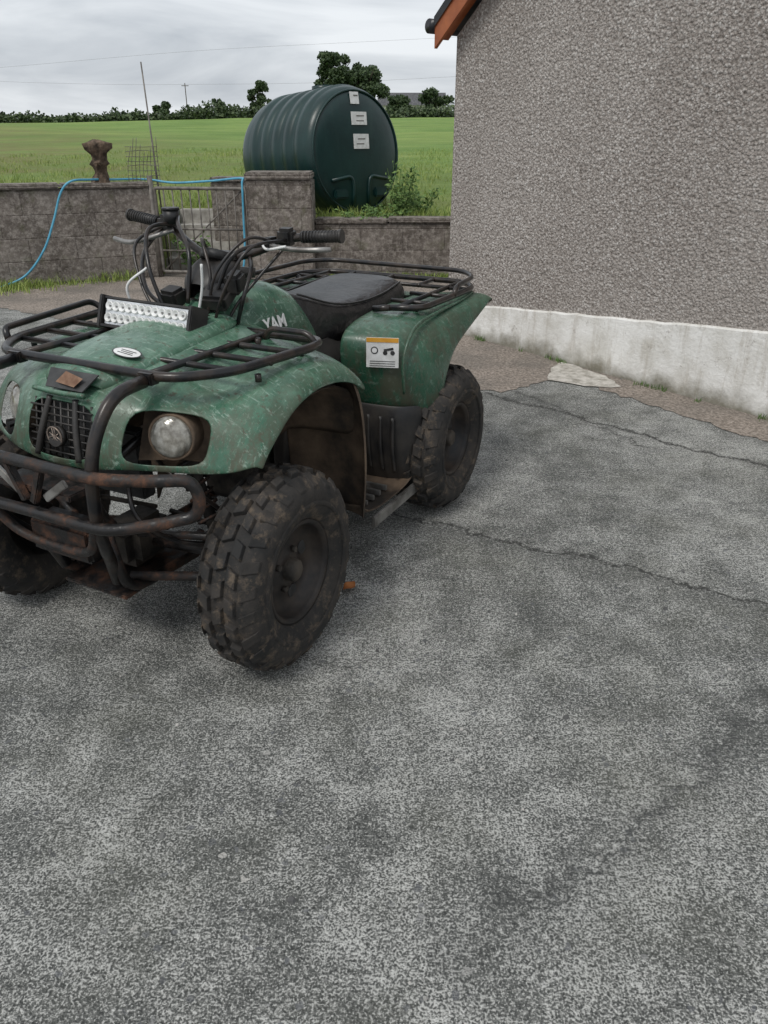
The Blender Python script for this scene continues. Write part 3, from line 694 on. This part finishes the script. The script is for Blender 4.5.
def roofside(name,sgn):
    x0=0 if sgn>0 else W_; ov=.09
    ex=x0-sgn*ov; ez=EV-ov*math.tan(SL)+.15
    rx=W_/2; rz=RG+.15
    o=mk(name,[(ex,-.12,ez),(rx,-.12,rz),(rx,D+.12,rz),(ex,D+.12,ez)],[(0,1,2,3)],M['slate'],B); mods(o,0,.05)
    t=.155
    mk(name+'_bargeboard',[(ex,-.125,ez+.0),(rx,-.125,rz),(rx,-.125,rz-t-.02),(ex,-.125,ez-t),(ex,-.10,ez),(rx,-.10,rz),(rx,-.10,rz-t-.02),(ex,-.10,ez-t)],[(0,1,2,3),(7,6,5,4),(0,4,5,1),(3,2,6,7),(0,3,7,4)],M['barge'],B)
    mk(name+'_verge_cap',[(ex,-.135,ez+.03),(rx,-.135,rz+.03),(rx,-.135,rz-.03),(ex,-.135,ez-.03),(ex,.05,ez+.03),(rx,.05,rz+.03)],[(0,1,2,3),(0,4,5,1)],M['gutter'],B)
    mk(name+'_soffit',[(x0-sgn*ov,-.10,ez-.10),(W_/2,-.10,rz-.10),(W_/2,0,rz-.10),(x0-sgn*ov,0,ez-.10)],[(0,1,2,3)],M['barge'],B)
    tube(name+'_gutter',[(ex-sgn*.045,-.14,ez-.02),(ex-sgn*.045,D,ez-.02)],.045,M['gutter'],B,smooth='none',seg=16)
roofside('roof',1); roofside('roof_far',-1)
box('gable_apex_trim',(W_/2,-.14,RG+.02),(.2,.02,.2),M['barge'],B,.004)

def wall(name,a,b,th,h,cop=.05,extra=.03):
    a=Vector(a);b=Vector(b);L_=(b-a).length
    e=empty(name,(a.x,a.y,0),math.atan2(b.y-a.y,b.x-a.x))
    box('masonry',(L_/2,th/2,(h-cop)/2),(L_,th,h-cop),M['block'],e,.012)
    n=max(1,round(L_/.9)); w=L_/n
    for k in range(n):
        box(f'coping_{k}',((k+.5)*w,th/2,h-cop/2+.002+random.uniform(-.004,.004)),(w-.004,th+2*extra,cop),M['block'],e,.014,rot=(0,random.uniform(-.004,.004),0))
    return e
wall('block_wall',(-8.0,6.15),(-2.45,8.70),.22,.96)
wall('block_wall',(-.74,8.72),(1.6,8.72),.22,.60)
e=wall('gate_pier',(-1.42,8.50),(-.74,8.50),.40,1.06,.07,.03)
wall('block_wall',(-1.95,9.35),(-1.30,9.25),.22,.98,.05)
S_=empty('concrete_steps',(-2.0,9.0,0))
for k in range(4): box(f'step_{k}',(0,.16+.28*k,.075+.075*k),(1.0,.30,.15+.15*k),M['step'],S_,.012)
G=empty('metal_gate',(-2.40,8.70,0),math.atan2(-.12,.95))
w=.95
tube('gate_frame',[(0,0,.06),(w,0,.06),(w,0,.90),(0,0,.90)],.018,M['galv'],G,closed=True,cr=.03)
for k in range(9): cyl(f'gate_bar_{k}',(.095*(k+1),0,.06),(.095*(k+1),0,.90),.008,M['galv'],G,8)
cyl('gate_mid',(0,0,.5),(w,0,.5),.012,M['galv'],G,10); cyl('gate_low',(0,0,.28),(w,0,.28),.010,M['galv'],G,10)
cyl('gate_post',(-.04,0,0),(-.04,0,1.02),.028,M['galv'],G,14); cyl('gate_latch_post',(w+.04,0,0),(w+.04,0,1.0),.022,M['galv'],G,14)
cyl('gate_diag',(.02,.012,.08),(w-.02,.012,.88),.008,M['galv'],G,8)

# field terrain
def yf(X):
    if X<-8: return 6.35
    if X<-2.45: return 8.70+.4595*(X+2.45)+.18
    if X<-1.45: return 10.0
    return 8.92
def fz(X,Y):
    s=max(0,Y-9); crest=2.55+.012*(X+10)
    crest=max(1.6,min(3.6,crest))
    if Y<62: t=s/53; z=.55+(crest-.55)*(t**.9)
    else: z=crest-(Y-62)*.012-((Y-62)/200)**2
    z+=.03*math.sin(X*.9+Y*.6)*min(1,s/3)+.06*math.sin(X*.23+Y*.17)*min(1,s/10)
    return z
xs=sorted(set([-250,-180,-120,-80,-60,-45,-35,-28,-22,-18,-15,-12,-10,-9,-8.001]+list(np.round(np.arange(-8,6,.35),3))+[-2.451,-2.449,-1.451,-1.449]+[7,9,12,16,22,30,45,60,90,140,220,300]))
ss=[0,.2,.5,.9,1.4,2,2.8,3.8,5,6.5,8,10,12.5,15,18,21,25,29,33,38,43,48,53,60,70,85,110,150,220,320,450]
vs=[];fs=[]
for X in xs:
    y0=yf(X)
    for s in ss: vs.append((X,y0+s,fz(X,y0+s)))
n=len(ss)
for i in range(len(xs)-1):
    for j in range(n-1): fs.append((i*n+j,(i+1)*n+j,(i+1)*n+j+1,i*n+j+1))
b=len(vs)
for i,X in enumerate(xs): vs.append((X,yf(X),-.05))
for i in range(len(xs)-1): fs.append((b+i,b+i+1,(i+1)*n,i*n))
mk('field',vs,fs,M['field'],None,True)

def blades(name,n,fx,hmin,hmax,wd,mat,lean=.5):
    vs=[];fs=[]
    for _ in range(n):
        r=fx()
        if r is None: continue
        x,y,z,hs=r
        h=random.uniform(hmin,hmax)*hs; a=random.uniform(0,6.28); w=wd*random.uniform(.6,1.3)
        dx,dy=math.cos(a)*w,math.sin(a)*w; lx,ly=random.uniform(-lean,lean)*h,random.uniform(-lean,lean)*h
        b=len(vs); vs+=[(x-dx,y-dy,z-.01),(x+dx,y+dy,z-.01),(x+dx*.6+lx*.4,y+dy*.6+ly*.4,z+h*.6),(x-dx*.6+lx*.4,y-dy*.6+ly*.4,z+h*.6),(x+lx,y+ly,z+h)]
        fs+=[(b,b+1,b+2,b+3),(b+3,b+2,b+4)]
    return mk(name,vs,fs,mat)
def gf():
    x=random.uniform(-8,2.5); y0=yf(x); s=random.random()**1.6*12; y=y0+.05+s
    if (x+.9)**2+(y-10)**2<.5: return None
    cl_=math.sin(x*3+y*1.7)*math.sin(x*1.3-y*2.1)
    if s>.6 and random.random()>.55+.45*cl_: return None
    return x,y,fz(x,y),.7+.5*max(0,cl_)+(1.0 if s<.35 else 0)+(.9 if x<-3 and s<5 and cl_>.2 else 0)
blades('field_grass',36000,gf,.03,.085,.006,M['grass'],.7)
def ge():
    t=random.random(); k=random.choice([0,0,1,2])
    if k==0: 
        x=-8+5.4*t; y=8.70+.4595*(x+2.45)-.03-abs(random.gauss(0,.10)); hs=.6+.8*(math.sin(x*4)>.2)
    elif k==1: x=random.gauss(-3.75,.25); y=8.70+.4595*(x+2.45)-.03-abs(random.gauss(0,.22)); hs=1.2
    else: x=-.6+2.0*t; y=8.70-abs(random.gauss(0,.04)); hs=.7
    return x,y,0,hs
blades('verge_grass',4000,ge,.03,.10,.005,M['grass'],.7)
def gb():
    t=random.random()*4.2
    if math.sin(t*7)+math.sin(t*17)<.6: return None
    bx,by=.50+.593*t,6.15-.805*t
    o=.03+abs(random.gauss(0,.018)); return bx-.805*o,by-.593*o,0.004,1
blades('wall_foot_grass',1600,gb,.012,.045,.003,M['weed'],.8)

def plant(name,base,n,h,spread,mat,leafs=.035):
    bx,by,bz=base; vs=[];fs=[]
    for s in range(n):
        a=random.uniform(0,6.28); l=random.uniform(.15,spread); hh=h*random.uniform(.45,1)
        tip=Vector((bx+math.cos(a)*l,by+math.sin(a)*l,bz+hh)); p0=Vector((bx+random.uniform(-.05,.05),by+random.uniform(-.05,.05),bz))
        for k in range(22):
            t=random.uniform(.15,1); p=p0.lerp(tip,t)+Vector((random.gauss(0,.02),random.gauss(0,.02),-.1*hh*t*(1-t)))
            u=Vector((random.gauss(0,1),random.gauss(0,1),random.gauss(0,.6))).normalized(); v=u.orthogonal().normalized()
            L_=leafs*random.uniform(.6,1.4); b=len(vs)
            vs+= [p,p+u*L_*.5+v*L_*.22,p+u*L_,p+u*L_*.5-v*L_*.22]; fs.append((b,b+1,b+2,b+3))
        b=len(vs); q=Vector((.004,0,0)); vs+=[p0-q,p0+q,tip+q*.4,tip-q*.4]; fs.append((b,b+1,b+2,b+3))
    return mk(name,vs,fs,mat)
plant('weed_plant',(.20,9.15,.55),24,.58,.20,M['weed'],.05)
plant('weed_plant',(.40,9.35,.58),14,.36,.25,M['weed'],.05)
plant('weed_plant',(-.25,9.0,.55),16,.12,.35,M['weed'],.04)
plant('weed_plant',(.0,9.05,.55),16,.16,.30,M['weed'],.04)
plant('weed_plant',(-2.15,9.0,.05),16,.45,.2,M['weed'],.05)

# ---- oil tank
T=empty('oil_tank',(-.28,9.50,1.225)); 
ax=Vector((-.68,.733,-.075)).normalized()
T.rotation_mode='QUATERNION'; T.rotation_quaternion=ax.to_track_quat('Y','Z')
Rr=.675
prof=[(-.012,.0),(-.010,.2),(-.004,.38),(.008,.50),(.022,.575),(.05,.63),(.09,.66),(.14,Rr)]
y=.17
for k in range(5):
    prof+=[(y,Rr),(y+.025,Rr+.020),(y+.105,Rr+.020),(y+.13,Rr-.010),(y+.185,Rr-.010)]; y+=.215
pe=y
for i in range(1,9):
    a=math.pi/2*i/8; prof.append((pe+.38*math.sin(a),(Rr-.01)*math.cos(a)**.8 if i<8 else 0))
o=revolve('tank_shell',prof,M['tank'],T,96)
tube('tank_face_seam',[(.622*math.cos(a*math.pi/24),.035,.622*math.sin(a*math.pi/24)) for a in range(48)],.012,M['tank'],T,closed=True,smooth='none',seg=8)
for i,(lx,lz,sx,sz) in enumerate(((-.02,.54,.12,.12),(.02,.34,.22,.13),(.03,.11,.22,.15))):
    yy=(.004,-.010,-.017)[i]
    box(f'tank_label_{i}',(lx,yy,lz),(sx,.010,sz),M['white'],T,.001,rot=((-.10,-.03,0)[i],0,0))
    for k in range(2): box(f'tank_label_line_{i}_{k}',(lx+random.uniform(-.02,.02),yy-.0045,lz-.025+.05*k),(sx*.5,.004,.010),M['galv'],T,0)
for sx in (-1,1):
    box(f'tank_foot_block_{sx}',(sx*.30,-.005,-.42),(.20,.05,.10),M['tank'],T,.018)
    tube(f'tank_moulded_rib_{sx}',[(sx*.12,.008,-.56),(sx*.11,-.010,-.36),(sx*.14,-.014,-.24),(sx*.42,-.004,-.28)],.020,M['tank'],T,cr=.06)
cyl('tank_inspection_cap',(0,.55,Rr-.02),(0,.55,Rr+.04),.13,M['tank'],T,32)
box('tank_cradle',(0,.75,-Rr+.03),(.75,1.3,.14),M['tank'],T,.03)
sl_=empty('tank_base_slab',(-.85,10.05,.46),math.atan2(.733,-.68)); box('slab',(0,0,0),(2.2,1.3,.20),M['step'],sl_,.02)

a=Vector((-2.90,8.60,.94))
def lump(name,c,prof,mat,seg=22,amp=.18):
    vs=[];fs=[];n=len(prof); ph=[random.uniform(0,6.28) for _ in range(6)]
    for i,(z,r) in enumerate(prof):
        for k in range(seg):
            t=2*math.pi*k/seg
            rr=r*(1+amp*(math.sin(3*t+ph[0]+z*9)+.6*math.sin(7*t+ph[1]+z*17)+.8*random.uniform(-1,1))*.7)
            vs.append((c[0]+rr*math.cos(t),c[1]+rr*math.sin(t),c[2]+z+random.uniform(-.012,.012)))
    for i in range(n-1):
        for k in range(seg): fs.append((i*seg+k,i*seg+(k+1)%seg,(i+1)*seg+(k+1)%seg,(i+1)*seg+k))
    fs.append(tuple(range((n-1)*seg,n*seg)))
    return mk(name,vs,fs,mat,None,True)
lump('tree_stump',a,[(0,.09),(.05,.075),(.12,.055),(.17,.06),(.2,.09),(.24,.06),(.29,.08),(.33,.11),(.38,.12),(.40,.08),(.41,.03)],M['wood'],22,.3)
PO=empty('leaning_pole',(-2.40,8.95,0)); cyl('pole_shaft',(0,0,.0),(-.05,.0,2.06),.010,M['galv'],PO,10,.007)
ms=empty('wire_mesh_guard',(-2.50,8.75,.9),.3)
for k in range(9):
    x=-.16+.04*k; tube(f'mesh_v_{k}',[(x,0,0),(x*.95,.03,.2),(x*.8+.03,.0,.40+.08*math.sin(k))],.003,M['galv'],ms,smooth='cat',seg=5)
for k in range(9):
    z=.03+.045*k; tube(f'mesh_h_{k}',[(-.16,0,z),(0,.03,z+.01*math.sin(k*2)),(.16,.0,z)],.003,M['galv'],ms,smooth='cat',seg=5)
tube('garden_hose',[(-3.85,7.9,.02),(-3.62,8.02,.12),(-3.42,8.09,.35),(-3.30,8.17,.62),(-3.2,8.22,.88),(-3.10,8.28,.985),(-2.98,8.50,.99),(-2.8,8.66,.985),(-2.5,8.78,.98),(-2.2,8.74,.95),(-1.8,8.65,.97),(-1.46,8.55,1.0),(-1.44,8.47,.95),(-1.45,8.46,.6),(-1.46,8.45,.3),(-1.5,8.4,.03)],.011,M['hose'],None,smooth='cat')

# ---- hedge, trees, far house
def foliage(name,clumps,n,leaf,mat,parent=None,inner=.35):
    vs=[];fs=[]; tot=sum(c[3]**2 for c in clumps)
    for (x,y,z,r,sy,sz) in clumps:
        m=int(n*r*r/tot)
        for _ in range(m):
            d=Vector((random.gauss(0,1),random.gauss(0,1),random.gauss(0,1))).normalized()*(r*random.uniform(inner,1.1))
            p=Vector((x+d.x,y+d.y*sy,z+d.z*sz)); u=Vector((random.gauss(0,1),random.gauss(0,1),random.gauss(0,1))).normalized(); v=u.orthogonal().normalized()
            L_=leaf*random.uniform(.5,1.4); b=len(vs)
            vs+=[p-u*L_*.5,p+v*L_*.4,p+u*L_*.5,p-v*L_*.4]; fs.append((b,b+1,b+2,b+3))
    return mk(name,vs,fs,mat,parent)
cl=[]
X=-60
while X<40:
    h=.26+.22*random.random()+(.22 if -14<X<-8 else 0)+(.18 if random.random()<.15 else 0)
    cl.append((X,61+random.uniform(-.5,.5),fz(X,61)+h*.35,h,1,.9)); X+=h*.6
foliage('hedge',cl,34000,.22,M['hedge'])
def tree(name,x,y,h,w,n,leaf,clumps=14):
    e=empty(name,(x,y,fz(x,y)-.1))
    tube('trunk',[(0,0,0),(.05*h,0,.25*h),(.02*h,0,.55*h)],.1,M['bark'],e,smooth='cat',radii=(.035*h,.012*h))
    for k in range(6):
        a=k*1.05+random.random(); tube(f'limb_{k}',[(.03*h,0,(.2+.05*k)*h),(math.cos(a)*w*.22,math.sin(a)*w*.2,(.42+.05*k)*h),(math.cos(a)*w*.4,math.sin(a)*w*.35,(.55+.05*k)*h)],.1,M['bark'],e,smooth='cat',radii=(.014*h,.004*h),seg=6)
    C=[]
    for k in range(clumps):
        a=random.uniform(0,6.28); rr=w*.5*math.sqrt(random.random())*.85; zz=random.uniform(.30,.86)
        rr*=1.1-abs(zz-.5)*1.0
        C.append((math.cos(a)*rr,math.sin(a)*rr,zz*h,w*random.uniform(.09,.18),1,.8))
    foliage('crown',C,n,leaf,M['tree'],e)
tree('broadleaf_tree',-3.9,70,5.4,3.5,9000,.24,40)
tree('broadleaf_tree',-1.5,71,4.8,3.5,8500,.24,38)
tree('broadleaf_tree',-9.5,66,2.9,2.0,3600,.2,18)
tree('broadleaf_tree',-12.2,64,1.5,1.4,1400,.2,8)
tree('broadleaf_tree',-16.2,64,1.3,2.0,1400,.2,8)
tree('broadleaf_tree',.9,66,1.7,2.6,2600,.2,14)
tree('broadleaf_tree',3.9,66,2.2,2.6,2600,.2,14)
HB=empty('farmhouse',(3.0,95,2.3)); 
box('house_walls',(0,0,1.0),(7,4,2.4),M['farwall'],HB,.02)
mk('house_roof',[(-3.7,-2.2,2.1),(3.7,-2.2,2.1),(3.7,2.2,2.1),(-3.7,2.2,2.1),(-3.7,0,3.4),(3.7,0,3.4)],[(0,1,5,4),(2,3,4,5),(0,4,3),(1,2,5)],M['slate'],HB)
for k in range(2): box(f'house_window_{k}',(-1.5+3*k,-2.01,1.3),(.9,.06,.9),M['ink'],HB,0)
for nm,x,y,h in (('utility_pole',-17,75,3.2),('utility_pole',-38,80,4.2)):
    e=empty(nm,(x,y,fz(x,y))); cyl('pole',(0,0,0),(0,0,h),.045,M['bark'],e,8,.035); box('crossarm',(0,0,h-.2),(.6,.05,.05),M['bark'],e,0)
tube('overhead_wire',[(-60,82,7.3),(-38,80,fz(-38,80)+4.1),(-27,77.5,fz(-27,77)+3.4),(-17,75,fz(-17,75)+3.1),(0,73,5.6),(30,70,7)],.006,M['galv'],None,smooth='cat',seg=5)
tube('overhead_wire',[(-60,82,6.0),(-38,80,6.8),(-17,77,8.0),(0,75,8.6),(30,70,9.4)],.006,M['galv'],None,smooth='cat',seg=5)

vs=[];fs=[]
for _ in range(1800):
    x=random.uniform(-2.6,2.4); y=random.uniform(.5,5); r=random.uniform(.002,.0055)*(1 if random.random()<.95 else 1.8)
    b=len(vs); k=6
    for i in range(k): a=i*math.pi*2/k; q=r*random.uniform(.7,1.2); vs.append((x+q*math.cos(a),y+q*math.sin(a),0))
    for i in range(k): a=i*math.pi*2/k; q=r*random.uniform(.4,.8); vs.append((x+q*math.cos(a),y+q*math.sin(a),r*.7))
    fs.append(tuple(range(b+k,b+2*k)))
    for i in range(k): fs.append((b+i,b+(i+1)%k,b+k+(i+1)%k,b+k+i))
NP=NT('pebble_mix'); gg=NP.n('ShaderNodeNewGeometry'); NP.base(NP.ramp(gg.outputs['Random Per Island'],[(0,(.08,.08,.08)),(.7,(.22,.22,.21)),(1,(.5,.48,.45))])); NP.rough(.9)
mk('loose_pebbles',vs,fs,NP.m)
lf=simple('dead_leaf_mat',(.28,.09,.02),(.46,.18,.06),30,.8)
rows=[[(-.138+.014*i,2.19+.024*j+.004*i,.006+.016*abs(j-1)+.005*(i%2)) for j in range(3)] for i in range(4)]
grid('dead_leaf',rows,lf,None,1,.001)

# ================================================================ light / world / camera
W=bpy.data.worlds.new('World'); scn.world=W; W.use_nodes=True; nt=W.node_tree
bg=nt.nodes['Background']; sky=nt.nodes.new('ShaderNodeTexSky'); sky.sky_type='NISHITA'; sky.sun_disc=False
SE,SA=math.radians(55),math.radians(215)
sky.sun_elevation=SE; sky.sun_rotation=SA; sky.air_density=1; sky.dust_density=3
tc=nt.nodes.new('ShaderNodeTexCoord'); mp=nt.nodes.new('ShaderNodeMapping'); mp.inputs['Scale'].default_value=(1.3,1.3,6)
nt.links.new(tc.outputs['Generated'],mp.inputs[0])
nz=nt.nodes.new('ShaderNodeTexNoise'); nz.inputs['Scale'].default_value=2.6; nz.inputs['Detail'].default_value=7; nz.inputs['Roughness'].default_value=.52; nz.inputs['Distortion'].default_value=.5
nt.links.new(mp.outputs[0],nz.inputs['Vector'])
rp=nt.nodes.new('ShaderNodeValToRGB'); e=rp.color_ramp.elements
e[0].position=.36; e[0].color=(4.7,5.05,5.5,1); e[1].position=.64; e[1].color=(8.0,8.3,8.6,1)
nt.links.new(nz.outputs['Fac'],rp.inputs[0])
mx=nt.nodes.new('ShaderNodeMix'); mx.data_type='RGBA'; mx.inputs[0].default_value=.9
nt.links.new(sky.outputs[0],mx.inputs[6]); nt.links.new(rp.outputs[0],mx.inputs[7]); nt.links.new(mx.outputs[2],bg.inputs[0])
bg.inputs[1].default_value=.114
sl=bpy.data.lights.new('sun','SUN'); sl.energy=1.5; sl.angle=math.radians(16); sl.color=(1,.97,.92)
so=bpy.data.objects.new('sun',sl); scn.collection.objects.link(so)
dirv=Vector((math.sin(SA)*math.cos(SE),math.cos(SA)*math.cos(SE),math.sin(SE)))
so.rotation_euler=dirv.to_track_quat('Z','Y').to_euler(); so.location=(0,0,12)

cam=bpy.data.cameras.new('camera'); co=bpy.data.objects.new('camera',cam); scn.collection.objects.link(co)
co.location=(0,0,1.38); co.rotation_euler=(math.radians(90-26),0,0)
cam.sensor_fit='VERTICAL'; cam.sensor_height=36; cam.lens=36*769/1024; cam.clip_end=2000; cam.clip_start=.05
scn.camera=co
